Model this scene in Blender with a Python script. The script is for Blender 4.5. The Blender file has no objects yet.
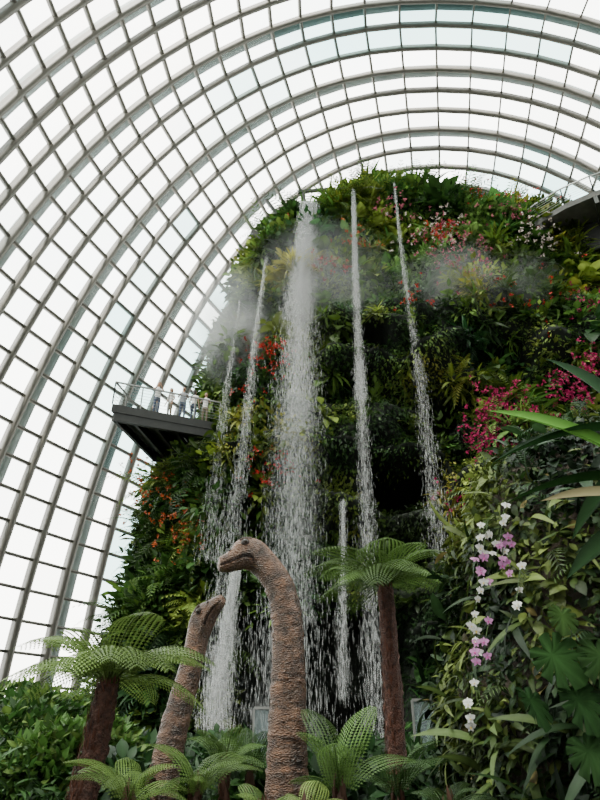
import bpy, math, random
import numpy as np
from mathutils import Vector, Matrix
rng=np.random.default_rng(7); random.seed(7)
TH=math.radians(28); FPX=604.0
CT,ST=math.cos(TH),math.sin(TH)
EYE=1.6
# site survey helper: bearing measured in the photograph + a real distance -> world position
def W(px,py,D):
    u=(px-300)/FPX; v=(400-py)/FPX
    den=CT-v*ST
    return np.array([u*D/den, D, EYE+D*(ST+v*CT)/den])

# ------------------------------------------------------------------ noise
def _h(i,j,k):
    h=(i.astype(np.int64)*73856093)^(j.astype(np.int64)*19349663)^(k.astype(np.int64)*83492791)
    h&=0xffffffff
    h=(h*2654435761)&0xffffffff; h^=h>>15
    h=(h*2246822519)&0xffffffff; h^=h>>13
    return h/4294967296.0
def vn(x,y,z):
    x,y,z=np.broadcast_arrays(np.asarray(x,float),np.asarray(y,float),np.asarray(z,float))
    i,j,k=np.floor(x),np.floor(y),np.floor(z)
    a,b,c=x-i,y-j,z-k
    a=a*a*(3-2*a);b=b*b*(3-2*b);c=c*c*(3-2*c)
    r=0
    for di in(0,1):
        for dj in(0,1):
            for dk in(0,1):
                w=(a if di else 1-a)*(b if dj else 1-b)*(c if dk else 1-c)
                r=r+w*_h(i+di,j+dj,k+dk)
    return r
def norm(v): return v/np.maximum(np.linalg.norm(v,axis=-1,keepdims=True),1e-9)

# ------------------------------------------------------------------ materials
def new_mat(name):
    m=bpy.data.materials.new(name); m.use_nodes=True
    nt=m.node_tree; nt.nodes.clear()
    out=nt.nodes.new('ShaderNodeOutputMaterial')
    return m,nt,out
def simple(name,col,rough=.5,metal=0,noise=0.0,scale=8,bump=0.0,bscale=30):
    m,nt,out=new_mat(name); N=nt.nodes; L=nt.links
    p=N.new('ShaderNodeBsdfPrincipled'); p.inputs['Roughness'].default_value=rough; p.inputs['Metallic'].default_value=metal
    tc=N.new('ShaderNodeTexCoord')
    nz=N.new('ShaderNodeTexNoise'); nz.inputs['Scale'].default_value=scale; nz.inputs['Detail'].default_value=6
    L.new(tc.outputs['Object'],nz.inputs['Vector'])
    r=N.new('ShaderNodeValToRGB')
    c=np.array(col)
    r.color_ramp.elements[0].position=.3; r.color_ramp.elements[1].position=.7
    r.color_ramp.elements[0].color=(*(c*(1-noise)),1); r.color_ramp.elements[1].color=(*np.minimum(c*(1+noise),1),1)
    L.new(nz.outputs['Fac'],r.inputs['Fac']); L.new(r.outputs['Color'],p.inputs['Base Color'])
    if bump>0:
        n2=N.new('ShaderNodeTexNoise'); n2.inputs['Scale'].default_value=bscale; L.new(tc.outputs['Object'],n2.inputs['Vector'])
        b=N.new('ShaderNodeBump'); b.inputs['Strength'].default_value=bump; b.inputs['Distance'].default_value=.05
        L.new(n2.outputs['Fac'],b.inputs['Height']); L.new(b.outputs['Normal'],p.inputs['Normal'])
    L.new(p.outputs[0],out.inputs[0]); return m
def leafmat(name,trans=.25,rough=.45,spec=.4):
    m,nt,out=new_mat(name); N=nt.nodes; L=nt.links
    at=N.new('ShaderNodeAttribute'); at.attribute_name='Col'
    tc=N.new('ShaderNodeTexCoord'); nz=N.new('ShaderNodeTexNoise'); nz.inputs['Scale'].default_value=3
    L.new(tc.outputs['Object'],nz.inputs['Vector'])
    mr=N.new('ShaderNodeMapRange'); mr.inputs['To Min'].default_value=.75; mr.inputs['To Max'].default_value=1.25
    L.new(nz.outputs['Fac'],mr.inputs['Value'])
    mx=N.new('ShaderNodeVectorMath'); mx.operation='SCALE'
    L.new(at.outputs['Color'],mx.inputs[0]); L.new(mr.outputs[0],mx.inputs['Scale'])
    p=N.new('ShaderNodeBsdfPrincipled'); p.inputs['Roughness'].default_value=rough; p.inputs['Specular IOR Level'].default_value=spec
    t=N.new('ShaderNodeBsdfTranslucent'); ms=N.new('ShaderNodeMixShader'); ms.inputs[0].default_value=trans
    L.new(mx.outputs[0],p.inputs['Base Color']); L.new(mx.outputs[0],t.inputs['Color'])
    L.new(p.outputs[0],ms.inputs[1]); L.new(t.outputs[0],ms.inputs[2]); L.new(ms.outputs[0],out.inputs[0])
    return m
M_leaf=leafmat('foliage',.3,.5,.20)
M_big=leafmat('broad_leaf',.25,.7,.04)
M_petal=leafmat('petals',.3,.6,.2)
M_steel=simple('dome_steel',(.130,.122,.102),.55,0,.12,2)
M_rib=simple('outer_rib_steel',(.22,.27,.265),.5,0,.1,1)
M_dark=simple('dark_steel',(.022,.022,.02),.5,.3,.2,4)
M_rail=simple('rail_steel',(.25,.25,.24),.4,.6,.1,4)
M_conc=simple('concrete',(.085,.082,.075),.85,0,.25,2,.3,20)
M_rock=simple('mountain_soil',(.005,.008,.0035),.95,0,.6,1.5,.8,6)
M_soil=simple('soil',(.02,.018,.012),.95,0,.5,1,.6,8)
M_trunk=simple('fern_trunk_fibre',(.060,.022,.014),.9,0,.6,14,1.0,45)

# ------------------------------------------------------------------ mesh helpers
def link(o,parent=None):
    bpy.context.scene.collection.objects.link(o)
    if parent: o.parent=parent
    return o
def empty(name,loc=(0,0,0)):
    e=bpy.data.objects.new(name,None); e.location=loc; e.empty_display_size=.3
    return link(e)
def tri_mesh(name,V,T,C=None,mat=None,parent=None,smooth=False):
    V=np.ascontiguousarray(V,dtype=np.float32); T=np.ascontiguousarray(T,dtype=np.int32)
    me=bpy.data.meshes.new(name)
    me.vertices.add(len(V)); me.vertices.foreach_set('co',V.ravel())
    me.loops.add(T.size); me.loops.foreach_set('vertex_index',T.ravel())
    k=T.shape[1]
    me.polygons.add(len(T)); me.polygons.foreach_set('loop_start',np.arange(0,T.size,k,dtype=np.int32))
    me.update(calc_edges=True); me.validate()
    if C is not None:
        a=me.color_attributes.new('Col','FLOAT_COLOR','POINT')
        c4=np.ones((len(V),4),np.float32); c4[:,:3]=C; a.data.foreach_set('color',c4.ravel())
    if smooth: me.polygons.foreach_set('use_smooth',np.ones(len(T),bool))
    if mat: me.materials.append(mat)
    o=bpy.data.objects.new(name,me); return link(o,parent)
def pydata(name,V,F,mat=None,parent=None,smooth=False):
    me=bpy.data.meshes.new(name); me.from_pydata([tuple(map(float,v)) for v in V],[],F); me.update()
    if smooth:
        for p in me.polygons:p.use_smooth=True
    if mat: me.materials.append(mat)
    return link(bpy.data.objects.new(name,me),parent)
def basis(y,zh):
    y=norm(y); x=norm(np.cross(y,zh)); z=np.cross(x,y)
    return np.stack([x,y,z],axis=-1)   # columns
class Batch:
    def __init__(s): s.V=[];s.T=[];s.C=[];s.n=0
    def add(s,tpl,pos,R,scale,col,ws=None):
        tv,tt=tpl[0],tpl[1]; n=len(pos); k=len(tv)
        if n==0: return
        scale=np.broadcast_to(np.asarray(scale,float),(n,))
        loc=np.broadcast_to(tv,(n,k,3))*scale[:,None,None]
        if ws is not None:
            loc=loc.copy(); loc[:,:,0]*=np.broadcast_to(ws,(n,))[:,None]
        v=np.einsum('nij,nkj->nki',R,loc)+np.asarray(pos)[:,None,:]
        s.V.append(v.reshape(-1,3)); 
        t=np.asarray(tt)[None]+(np.arange(n)*k)[:,None,None]+s.n
        s.T.append(t.reshape(-1,3)); s.n+=n*k
        col=np.broadcast_to(np.asarray(col,float),(n,3))
        c=np.repeat(col[:,None,:],k,axis=1)
        if len(tpl)>2: c=c*tpl[2][None,:,None]
        s.C.append(c.reshape(-1,3))
    def make(s,name,mat,parent=None):
        return tri_mesh(name,np.concatenate(s.V),np.concatenate(s.T),np.concatenate(s.C),mat,parent)
A=np.array
diamond=(A([[0,0,0],[.28,.45,.07],[0,1,-.05],[-.28,.45,.07]]),A([[0,1,2],[0,2,3]]))
def leaf_tpl(ws,droop,vee=.06,rib=1.2):
    n=len(ws); V=[];T=[];C=[]
    for i,w in enumerate(ws):
        s=i/(n-1)
        y=s*(1-.25*abs(droop)*s); z=-droop*s*s
        V+= [[-w,y,z+vee*w*3],[0,y,z],[w,y,z+vee*w*3]]; C+=[.85,rib,.85]
    for i in range(n-1):
        a=3*i;b=a+3
        T+=[[a,a+1,b+1],[a,b+1,b],[a+1,a+2,b+2],[a+1,b+2,b+1]]
    return (A(V),A(T),A(C))
oval=leaf_tpl([0.01,.2,.27,.2,.005],.25)
heart=leaf_tpl([.2,.40,.36,.22,.005],.3)
strap=leaf_tpl([.02,.04,.045,.045,.04,.025,.002],.55)
lance=leaf_tpl([.015,.09,.12,.10,.06,.002],.35)
banana=leaf_tpl([.01,.07,.11,.125,.13,.125,.115,.10,.075,.04,.003],.22,.12,1.9)
def frond_tpl(n=26,rise=.45,droop=.75,plen=.26,coarse=False,wid=.56):
    V=[];T=[];C=[]
    def ax(s): return A([0,s*(1-.12*s),rise*s-droop*s*s])
    N=10
    for i in range(N+1):
        s=i/N; p=ax(s); w=.012*(1-.8*s)
        V+=[p+[-w,0,0],p+[w,0,0],p+[0,0,-w*1.6]]; C+=[.6,.6,.45]
    for i in range(N):
        a=3*i;b=a+3
        for (p,q) in((0,1),(1,2),(2,0)):
            T+=[[a+p,a+q,b+q],[a+p,b+q,b+p]]
    for i in range(n):
        s=.10+.90*(i+.5)/n
        L=plen*(math.sin(math.pi*min(1,(s*.86+.1)))**.7)
        p=ax(s); tg=ax(s+.01)-ax(s); tg/=np.linalg.norm(tg)
        for sd in(-1,1):
            d=A([sd*1.,0,0])*.93+tg*.36+A([0,0,-.16]); d/=np.linalg.norm(d)
            if coarse:
                b=len(V); w=.42/n
                V+=[p-tg*w*.4,p+d*L*.5+tg*w*.5,p+d*L+A([0,0,-L*.12]),p+d*L*.5-tg*w*.5]
                C+=[.8,1,1.2,1]; T+=[[b,b+1,b+2],[b,b+2,b+3]]
            else:
                # pinna: serrated blade (spine + toothed edges), drooping to the tip
                K=6; b=len(V); w=wid/n
                for j in range(K+1):
                    f=j/K; q=p+d*L*f+A([0,0,-L*.25*f*f]); ww=w*(math.sin(math.pi*(.12+.88*f))**.6 if f<1 else 0)
                    tooth=d*L*.045
                    V+=[q, q+tg*ww+tooth+[0,0,-.004], q-tg*ww*.9+tooth+[0,0,-.004]]; C+=[.7,1.05,1.05]
                    if j<K:
                        f2=(j+.55)/K; q2=p+d*L*f2+A([0,0,-L*.25*f2*f2]); V+=[q2+tg*ww*.35,q2-tg*ww*.35]; C+=[.9,.9]
                for j in range(K):
                    a=b+5*j; e=a+5
                    T+=[[a,a+1,a+3],[a,a+3,e],[a,e,a+4],[a,a+4,a+2]]
    return (A(V),A(T),A(C))
frondA=frond_tpl(26,.42,.72); frondB=frond_tpl(26,.62,.85); frondC=frond_tpl(14,.9,1.1,.22); frondD=frond_tpl(26,.75,.80,.24)
frondS=frond_tpl(11,.6,1.0,.2,True)
def monstera_tpl():
    V=[[0,.0,0]];T=[];C=[1.5]
    n=96
    for i in range(n+1):
        ph=-math.pi+2*math.pi*i/n       # 0 = tip
        r=.52*(1+.28*math.cos(ph))*(1-.55*math.exp(-((abs(ph)-math.pi)/.28)**2))
        if .3<abs(ph)<2.6 and (i%8)==0: r*=.5
        V.append([math.sin(ph)*r*.9, math.cos(ph)*r+.0,-.35*r*r+ .14*abs(math.sin(ph))-.03*math.cos(ph*12)]); C.append(.75+.2*math.cos(ph*12))
    for i in range(n): T.append([0,i+1,i+2])
    return (A(V),A(T),A(C))
monstera=monstera_tpl()
octa=(A([[.5,0,0],[-.5,0,0],[0,0,.5],[0,0,-.5],[0,1,0],[0,-1,0]]),
            A([[0,4,2],[2,4,1],[1,4,3],[3,4,0],[0,2,5],[2,1,5],[1,3,5],[3,0,5]]))
def rnd(n,k=3): return rng.normal(size=(n,k))
def box_b(V,F,c,s,R=None):
    b=len(V)
    for x in(-1,1):
        for y in(-1,1):
            for z in(-1,1):
                p=A([x*s[0]/2,y*s[1]/2,z*s[2]/2]); 
                if R is not None: p=R@p
                V.append(p+A(c))
    for f in((0,1,3,2),(4,6,7,5),(0,4,5,1),(2,3,7,6),(0,2,6,4),(1,5,7,3)): F.append(tuple(b+i for i in f))
def bar(V,F,p,q,w,h=None):
    p=np.array(p,float); q=np.array(q,float); h=h or w
    d=q-p; L=np.linalg.norm(d); d=d/L
    up=A([0,0,1.]) if abs(d[2])<.95 else A([1.,0,0])
    x=np.cross(d,up); x/=np.linalg.norm(x); z=np.cross(x,d)
    box_b(V,F,(p+q)/2,(w,L,h),np.stack([x,d,z],axis=1))

# ------------------------------------------------------------------ ground
N=64; V=[(12+85*math.cos(2*math.pi*i/N),15+85*math.sin(2*math.pi*i/N),0) for i in range(N)]
pydata('floor',V,[tuple(range(N))],M_soil)

# ------------------------------------------------------------------ DOME
def dome_grid():
    Ys=np.arange(-30.2,60.9,1.95); M=64
    P=np.zeros((len(Ys),M+1,3))
    for i,Y in enumerate(Ys):
        q=max(1-((Y-15)/46.)**2,.002)
        a=38*math.sqrt(q); h=58*q**.1
        c=np.interp(Y,[-31,31,45,61],[12,12,15,17])
        ph=np.linspace(math.pi,0,800)
        e=2/2.1
        x=c+a*np.sign(np.cos(ph))*np.abs(np.cos(ph))**e; z=h*np.abs(np.sin(ph))**e
        # members are closer together on the flanks than over the crown
        dens=1+.55*(1-np.sin(ph)**2)**.5+.3*np.exp(-z/20)
        ds=np.hypot(np.diff(x),np.diff(z))*(dens[1:]+dens[:-1])/2
        s=np.concatenate([[0],np.cumsum(ds)]); t=np.linspace(0,s[-1],M+1)
        P[i,:,0]=np.interp(t,s,x); P[i,:,1]=Y; P[i,:,2]=np.interp(t,s,z)
    return P
P=dome_grid(); NI,NJ=P.shape[:2]
du=np.gradient(P,axis=0); dv=np.gradient(P,axis=1)
Nn=norm(np.cross(dv,du)); 
ctr=A([13,15,10.]); sg=np.sign(((P-ctr)*Nn).sum(-1,keepdims=True)); Nn=Nn*np.where(sg==0,1,sg)
dome=empty('glass_dome')
def sweep(lines,w,d0,d1):
    V=[];T=[];n=0
    for (p,nn) in lines:
        t=norm(np.gradient(p,axis=0)); s=norm(np.cross(t,nn)); k=len(p)
        v=np.stack([p-s*w/2+nn*d0,p+s*w/2+nn*d0,p+s*w/2+nn*d1,p-s*w/2+nn*d1],axis=1).reshape(-1,3)
        V.append(v)
        i=np.arange(k-1)*4+n
        for a,b in((0,1),(1,2),(2,3),(3,0)):
            T.append(np.stack([i+a,i+b,i+b+4,i+a+4],axis=1))
        n+=k*4
    return np.concatenate(V),np.concatenate(T)
V,T=sweep([(P[i],Nn[i]) for i in range(NI)],.22,-.45,.42)
tri_mesh('hoop_beams',V,T,None,M_steel,dome)
V,T=sweep([(P[:,j],Nn[:,j]) for j in range(NJ)],.15,-.05,.36)
tri_mesh('purlin_beams',V,T,None,M_steel,dome)
def mid(i): return ((P[i]+P[i+1])/2, norm(Nn[i]+Nn[i+1]))
V,T=sweep([mid(i) for i in range(1,NI-1,3)],.75,1.3,2.2)
tri_mesh('outer_ribs',V,T,None,M_rib,dome)
# panes
g0=P+Nn*.38
q=np.stack([g0[:-1,:-1],g0[1:,:-1],g0[1:,1:],g0[:-1,1:]],axis=2).reshape(-1,4,3)
ii,jj=np.meshgrid(np.arange(NI-1),np.arange(NJ-1),indexing='ij')
tint=vn(ii.ravel()*.6,jj.ravel()*.16,5.)+.3*(rng.random(len(q))-.5)
tt=np.clip((tint-.47)*3,0,1)[:,None]
col=A([[.99,.99,.97]])*(1-tt)+A([[.40,.58,.58]])*tt
col*= (.86+.14*rng.random((len(q),1)))
Tq=np.arange(len(q)*4).reshape(-1,4)
m,nt,out=new_mat('dome_glass_mat'); Nd=nt.nodes; L=nt.links
at=Nd.new('ShaderNodeAttribute'); at.attribute_name='Col'
tr=Nd.new('ShaderNodeBsdfTransparent'); gl=Nd.new('ShaderNodeBsdfGlossy'); gl.inputs['Roughness'].default_value=.15
mx=Nd.new('ShaderNodeMixShader'); mx.inputs[0].default_value=.04
L.new(at.outputs['Color'],tr.inputs['Color']); L.new(tr.outputs[0],mx.inputs[1]); L.new(gl.outputs[0],mx.inputs[2]); L.new(mx.outputs[0],out.inputs[0])
tri_mesh('glass_panes',q.reshape(-1,3),Tq,np.repeat(col,4,axis=0),m,dome)

# ------------------------------------------------------------------ MOUNTAIN
YC=32.; ZT=31.0
def XL(z): return np.interp(z,[0,6,12.5,14.2,15.,18,20.7,26,29.5,31],[-7.6,-7.6,-7.2,-6.0,-5.2,-5.3,-4.9,-3.2,-1.0,.6])
def XR(z): return np.interp(z,[0,14,22,27,30,31],[38,33,27,20,16,14])
def YF(z): return np.interp(z,[0,8,16,25,31],[24.2,24.0,24.8,26.4,27.8])
NE=2/2.5
def sbox(x,a,b,s): return 1/(1+np.exp(-(x-a)/s))*1/(1+np.exp((x-b)/s))
# rocky openings between the planted ledges: x0,x1,z0,z1,depth
CAVES=[(2.7,6.1,9.7,11.7,6.0),(5.8,7.8,13.6,15.0,3.0),(2.2,4.4,18.2,19.2,2.5),(-2.6,-.8,8.6,9.8,3.),(-2.8,3.8,-2,5.4,4.5),(8.6,11.2,17.2,18.6,3.),(3.2,4.9,6.6,7.8,3.5)]
def cave_mask(x,z):
    m_=np.zeros(np.shape(x))
    for (a,b,c,d,e) in CAVES: m_=np.maximum(m_,sbox(x,a,b,.12)*sbox(z+.5*(vn(x*1.3,2.,5.)-.5),c,d,.10))
    return m_
def surf(th,z):
    th=np.asarray(th,float); z=np.asarray(z,float)
    c,s=np.cos(th),np.sin(th)
    xl,xr=XL(z),XR(z); cx=(xl+xr)/2; rx=(xr-xl)/2; ry=YC-YF(z)
    ex=np.sign(c)*np.abs(c)**NE; ey=np.sign(s)*np.abs(s)**NE
    x=cx+rx*ex; y=YC-ry*ey
    n=np.stack([ex/rx*8,-ey/ry*8,0*ex],-1); n=norm(n)
    d=2.6*(vn(x/3.2,y/3.6,z/2.6)-.5)+1.6*(vn(x/1.2+9,y/1.3,z/.95)-.5)
    w=sbox(x,-4,10,.8)*sbox(z,5,21,1.5)
    zz=z/2.4+1.3*vn(x/2.6+3,0,z/30.)
    k=np.mod(zz,1.0)
    d+=w*(k**1.2*2.1-1.0)*(.35+1.2*vn(x/1.0,3.,np.floor(zz)))
    for (a,b,cc,dd,e) in CAVES: d-=e*sbox(x,a,b,.12)*sbox(z+.5*(vn(x*1.3,2.,5.)-.5),cc,dd,.10)*(ey>0)
    wl=sbox(x,-20,-3.4,.4)*sbox(z,13.9,17.6,.3); d=d*(1-wl)-.5*wl
    top=np.clip((z-28.5)/2.5,0,1)
    d-=top**2*1.2
    zo=np.clip((z-24)/7,0,1)*(3.6*(vn(x/2.3,y/4.,4.)-.5)+1.2*(vn(x/.9,y/2.,8.)-.5))
    return np.stack([x,y,z+zo],-1)+n*d[...,None]
NTH,NZ=560,330
ths=np.linspace(0,2*math.pi,NTH,endpoint=False); zs=np.linspace(-.2,ZT,NZ)
TG,ZG=np.meshgrid(ths,zs)
S=surf(TG,ZG)
idx=np.arange(NTH*NZ).reshape(NZ,NTH); r=np.roll(idx,-1,axis=1)
T=np.stack([idx[:-1],idx[1:],r[1:],r[:-1]],-1).reshape(-1,4)
mount=empty('planted_mountain')
o=tri_mesh('mountain_core',S.reshape(-1,3),T,None,M_rock,mount,True)
capc=S[-1].mean(0); V=np.concatenate([S[-1],[capc+[0,0,.8]]]); T=[(i,(i+1)%NTH,NTH) for i in range(NTH)]
pydata('mountain_cap',V,T,M_rock,mount)
def front_y(X,Z):
    xl,xr=XL(Z),XR(Z); cx=(xl+xr)/2; rx=(xr-xl)/2; ry=YC-YF(Z)
    t=min(abs((X-cx)/rx),.999); return YC-ry*(1-t**2.5)**(1/2.5)
def on_cliff(px,py,off=.8):
    D=26.
    for _ in range(12):
        p=W(px,py,D); D=.5*D+.5*(front_y(p[0],min(p[2],ZT))-off)
    return W(px,py,D)
def sample(n,lo=-.05,hi=math.pi+.5,z0=0,z1=ZT,xmax=24):
    th=rng.uniform(lo,hi,n); z=rng.uniform(z0,z1,n)
    p=surf(th,z); e=.004
    a=surf(th+e,z)-p; b=surf(th,z+.06)-p
    nn=norm(np.cross(a,b)); 
    n0=np.stack([np.cos(th),-np.sin(th),0*th],-1)
    f=np.sign((nn*n0).sum(-1,keepdims=True)); nn=nn*np.where(f==0,1,f)
    k=p[:,0]<xmax
    k&=~((cave_mask(p[:,0],p[:,2])>.35)&(p[:,1]<30.5))
    if n<60000:   # larger plants keep clear of the look-out deck
        k&=~((p[:,0]<-3.6)&(p[:,2]>12.9)&(p[:,2]<17.0)&(p[:,1]<30.5))
    return p[k],nn[k]
PAL=A([[.007,.019,.005],[.015,.041,.009],[.036,.082,.015],[.080,.140,.023],[.180,.230,.042]])
def colour(p,bias=0):
    n=len(p)
    a=vn(p[:,0]/2.2,p[:,1]/2.2,p[:,2]/1.8)*1.0+.5*vn(p[:,0]/.7,p[:,1]/.7,p[:,2]/.7)-.24
    right=np.clip((p[:,0]-5)/8,0,1)*np.clip((p[:,2]-8)/8,0,1)
    mid_=sbox(p[:,0],-3,8,1.)*sbox(p[:,2],8,22,1.5)  # lighter leaf colour painted on the middle cushions, standing in for light
    low=np.clip((12-p[:,2])/8,0,1)  # darker leaf colour low down, shade painted in for contrast
    t=np.clip(a*4.6-.2+.5*right+.4*mid_-1.1*low+bias+rng.normal(size=n)*.45,0,4)
    i=np.floor(t).astype(int).clip(0,3); f=(t-i)[:,None]
    c=PAL[i]*(1-f)+PAL[i+1]*f
    b=vn(p[:,0]/3+40,p[:,1]/3,p[:,2]/3)
    c=np.where((b>.66)[:,None],c*A([.75,1.,1.35]),c)
    c=np.where((b<.25)[:,None],c*A([1.35,1.,.8]),c)
    return c*(.7+.6*rng.random((n,1)))
B=Batch()
p,nn=sample(350000)
n=len(p); tip=norm(nn*.55+rnd(n)*.45+A([0,0,-.55])); zh=nn+A([0,0,.5])+rnd(n)*.35
sz=.12+.16*rng.random(n)
B.add(diamond,p+nn*(rng.random((n,1))*.25),basis(tip,zh),sz,colour(p),.9)
B.make('creeping_hedge',M_leaf,mount)
# shrubs
B=Batch()
def clusters(B,p,nn,tpl,per,L,spread,out,col,droop=-.15,ws=1.):
    n=len(p)
    if n==0: return
    P_=np.repeat(p,per,0); N_=np.repeat(nn,per,0); m=len(P_)
    up=A([0,0,.45]); sc=np.repeat(.55+.9*rng.random(n),per)
    d=norm(N_*.6+up+rnd(m)*.75)
    L_=L*(.7+.6*rng.random(m))*sc
    pos=P_+N_*out+d*spread*sc[:,None]*rng.random((m,1))
    tip=norm(d+A([0,0,droop])+rnd(m)*.2)
    C_=np.repeat(col*(.5+1.0*rng.random((n,1))),per,0)*(.7+.6*rng.random((m,1)))
    B.add(tpl,pos,basis(tip,np.broadcast_to(A([0,0,1.]),(m,3))+rnd(m)*.25+N_*.4),L_,C_,ws)
def region(p):
    w=np.clip(1-sbox(p[:,0],-4,8,1.)*sbox(p[:,2],3,21,1.5),.07,1)
    return rng.random(len(p))<w
p,nn=sample(8500); k=region(p); p,nn=p[k],nn[k]
n=len(p); typ=rng.random(n); nz=vn(p[:,0]/2,p[:,1]/2,p[:,2]/2+20); typ=.5*typ+.5*np.clip((nz-.2)/.6,0,1)
c=colour(p,.4)
k=typ<.36; clusters(B,p[k],nn[k],diamond,28,.27,.75,.15,c[k])
k=(typ>=.36)&(typ<.52); clusters(B,p[k],nn[k],oval,18,.42,.6,.15,c[k])
k=(typ>=.52)&(typ<.57); clusters(B,p[k],nn[k],heart,11,.55,.6,.2,c[k])
k=(typ>=.57)&(typ<.68); clusters(B,p[k],nn[k],lance,18,.6,.3,.15,c[k],-.1)
k=(typ>=.68)&(typ<.8); clusters(B,p[k],nn[k],strap,20,1.0,.1,.1,c[k],.1,1.2)
k=(typ>=.8); clusters(B,p[k],nn[k],frondS,8,1.1,.1,.1,c[k],.1)
def crest(n,z0,up):
    p,nn=sample(n,lo=-.2,hi=math.pi+.9,z0=z0,z1=ZT); return p,norm(nn+A([0,0,up]))
p,nn=crest(1200,26.5,1.2); clusters(B,p,nn,diamond,34,.28,1.0,.2,colour(p,.1))
p,nn=crest(300,28,1.5); clusters(B,p,nn,lance,16,.8,.5,.3,colour(p,.2))
p,nn=crest(170,28,1.6); clusters(B,p,nn,heart,14,.7,.9,.3,colour(p,.3))
p,nn=crest(180,28.5,2.); clusters(B,p,nn,frondS,9,1.6,.4,.4,colour(p,.3),.1)
p,nn=crest(80,29,2.); clusters(B,p,nn,strap,22,1.4,.2,.3,colour(p,.2),.3,1.1)
# bush bulging under the look-out on the left
p,nn=sample(700,lo=2.2,hi=3.6,z0=1,z1=13.2); clusters(B,p,nn,diamond,34,.32,1.0,.2,colour(p,.35))
p,nn=sample(220,lo=2.4,hi=3.5,z0=1,z1=13); clusters(B,p,nn,frondS,8,1.3,.4,.3,colour(p,.8))
p,nn=sample(160,lo=2.3,hi=3.4,z0=1,z1=13); clusters(B,p,nn,oval,16,.45,.8,.3,colour(p,.9))
B.make('hanging_shrubs',M_leaf,mount)
# flowers on the mountain
B=Batch()
RED=(.42,.032,.02);MAG=(.36,.015,.09);ORG=(.42,.085,.025);PNK=(.42,.11,.15);WHT=(.6,.5,.45)
spots=[(272,357,1.2,RED,45),(276,470,1.1,RED,45),(268,350,.5,RED,20),(330,262,.9,RED,30),(450,240,2.0,PNK,80),(470,262,1.6,PNK,55),(440,232,.8,RED,35),
(482,192,.9,RED,35),(545,205,1.1,RED,40),(505,410,1.25,MAG,150),(492,440,1.2,MAG,115),(525,430,1.0,MAG,60),(575,385,1.3,MAG,110),(590,362,.8,MAG,40),
(175,500,1.8,ORG,65),(188,528,1.3,ORG,50),(165,440,1.,RED,20),(590,300,1.3,MAG,40),(430,230,1.7,WHT,45),(540,235,1.5,WHT,45),(465,500,1.0,MAG,30),(140,470,.9,ORG,18),(360,240,1.2,ORG,22),(415,300,1.,RED,18),(250,400,1.,RED,15),(530,300,2.,RED,30),(395,205,1.2,PNK,25),(520,215,1.2,PNK,30),(300,225,.8,RED,15)]
for (x,y,rad,cc,m) in spots:
    c0=on_cliff(x,y,1.4); base=c0+rnd(m)*A([rad*.6,.35,rad*.5])
    pos=np.repeat(base,5,0)+rnd(m*5)*.045; mm=m*5
    tip=norm(rnd(mm)+A([0,-.8,.1]))
    B.add(diamond,pos,basis(tip,rnd(mm)+A([0,-1,.5])),.14,A(cc)*(.4+.8*rng.random((mm,1))),1.3)
B.make('blossom_clusters',M_petal,mount)

# ------------------------------------------------------------------ look-out walkway
def walkway(name,pts,z,thick,rail_edges,mat=M_dark):
    e=empty(name,(0,0,0)); n=len(pts)
    V=[(x,y,z) for x,y in pts]+[(x,y,z-thick) for x,y in pts]
    F=[tuple(range(n)),tuple(range(2*n-1,n-1,-1))]+[(i,i+n,(i+1)%n+n,(i+1)%n) for i in range(n)]
    pydata('deck',V,F,mat,e)
    V=[];F=[]
    for (a,b) in rail_edges:
        a=A([*pts[a],0.]);b=A([*pts[b],0.]); L=np.linalg.norm(b-a); k=max(1,int(L/1.1))
        for i in range(k+1):
            q=a+(b-a)*i/k; bar(V,F,q+[0,0,z],q+[0,0,z+1.15],.05)
        bar(V,F,a+[0,0,z+1.15],b+[0,0,z+1.15],.07)
        for h in(.2,.36,.52,.68,.84,1.0): bar(V,F,a+[0,0,z+h],b+[0,0,z+h],.014)
    pydata('railing',V,F,M_rail,e)
    return e
LZ=14.6
look=walkway('lookout_walkway',[(-8.7,24.8),(-4.0,26.9),(-4.0,31.),(-6.0,31.2),(-7.9,29.8)],LZ,.4,[(4,0),(0,1),(3,4)])
V=[];F=[]
for t in np.linspace(0,1,6):
    a=A([-8.6+4.4*t,25.0+1.9*t,LZ-.6]); b=A([-7.8+3.6*t,29.7+1.1*t,LZ-.6]); bar(V,F,a,b,.14,.35)
bar(V,F,(-8.6,25.0,LZ-.6),(-4.1,27.0,LZ-.6),.2,.4); bar(V,F,(-7.8,29.6,LZ-.65),(-4.2,30.8,LZ-.65),.2,.5)
pydata('under_beams',V,F,M_dark,look)
# curved tree-top walkway at upper right
pts=[];inn=[];R0=8
c0=A([20.0,30.4])
for i in range(9):
    a=math.radians(195+i*11); pts.append((c0[0]+R0*math.cos(a),c0[1]+R0*math.sin(a))); inn.append((c0[0]+(R0-2.2)*math.cos(a),c0[1]+(R0-2.2)*math.sin(a)))
up=walkway('aerial_walkway',pts+inn[::-1],26.9,.35,[(i,i+1) for i in range(8)],M_conc)
V=[];F=[]
for i in range(0,9,2): bar(V,F,(*pts[i],26.3),(*inn[i],26.2),.2,.5)
for i in range(8): bar(V,F,(*inn[i],25.7),(*inn[i+1],25.7),.4,2.0)
pydata('under_beams',V,F,M_dark,up)
# summit gantry
e=empty('summit_gantry'); V=[];F=[]
def sb(a,b,D,w): bar(V,F,W(*a,D),W(*b,D),w)
sb((252,232),(292,262),28.4,.28); sb((266,200),(298,240),28.8,.2); sb((276,218),(306,250),28.4,.22); sb((268,236),(284,224),28.4,.15); sb((280,246),(296,236),28.4,.15)
sb((298,192),(335,189),30,.2); sb((304,192),(304,230),30,.2)
pydata('steel_frame',V,F,M_dark,e)

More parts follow.
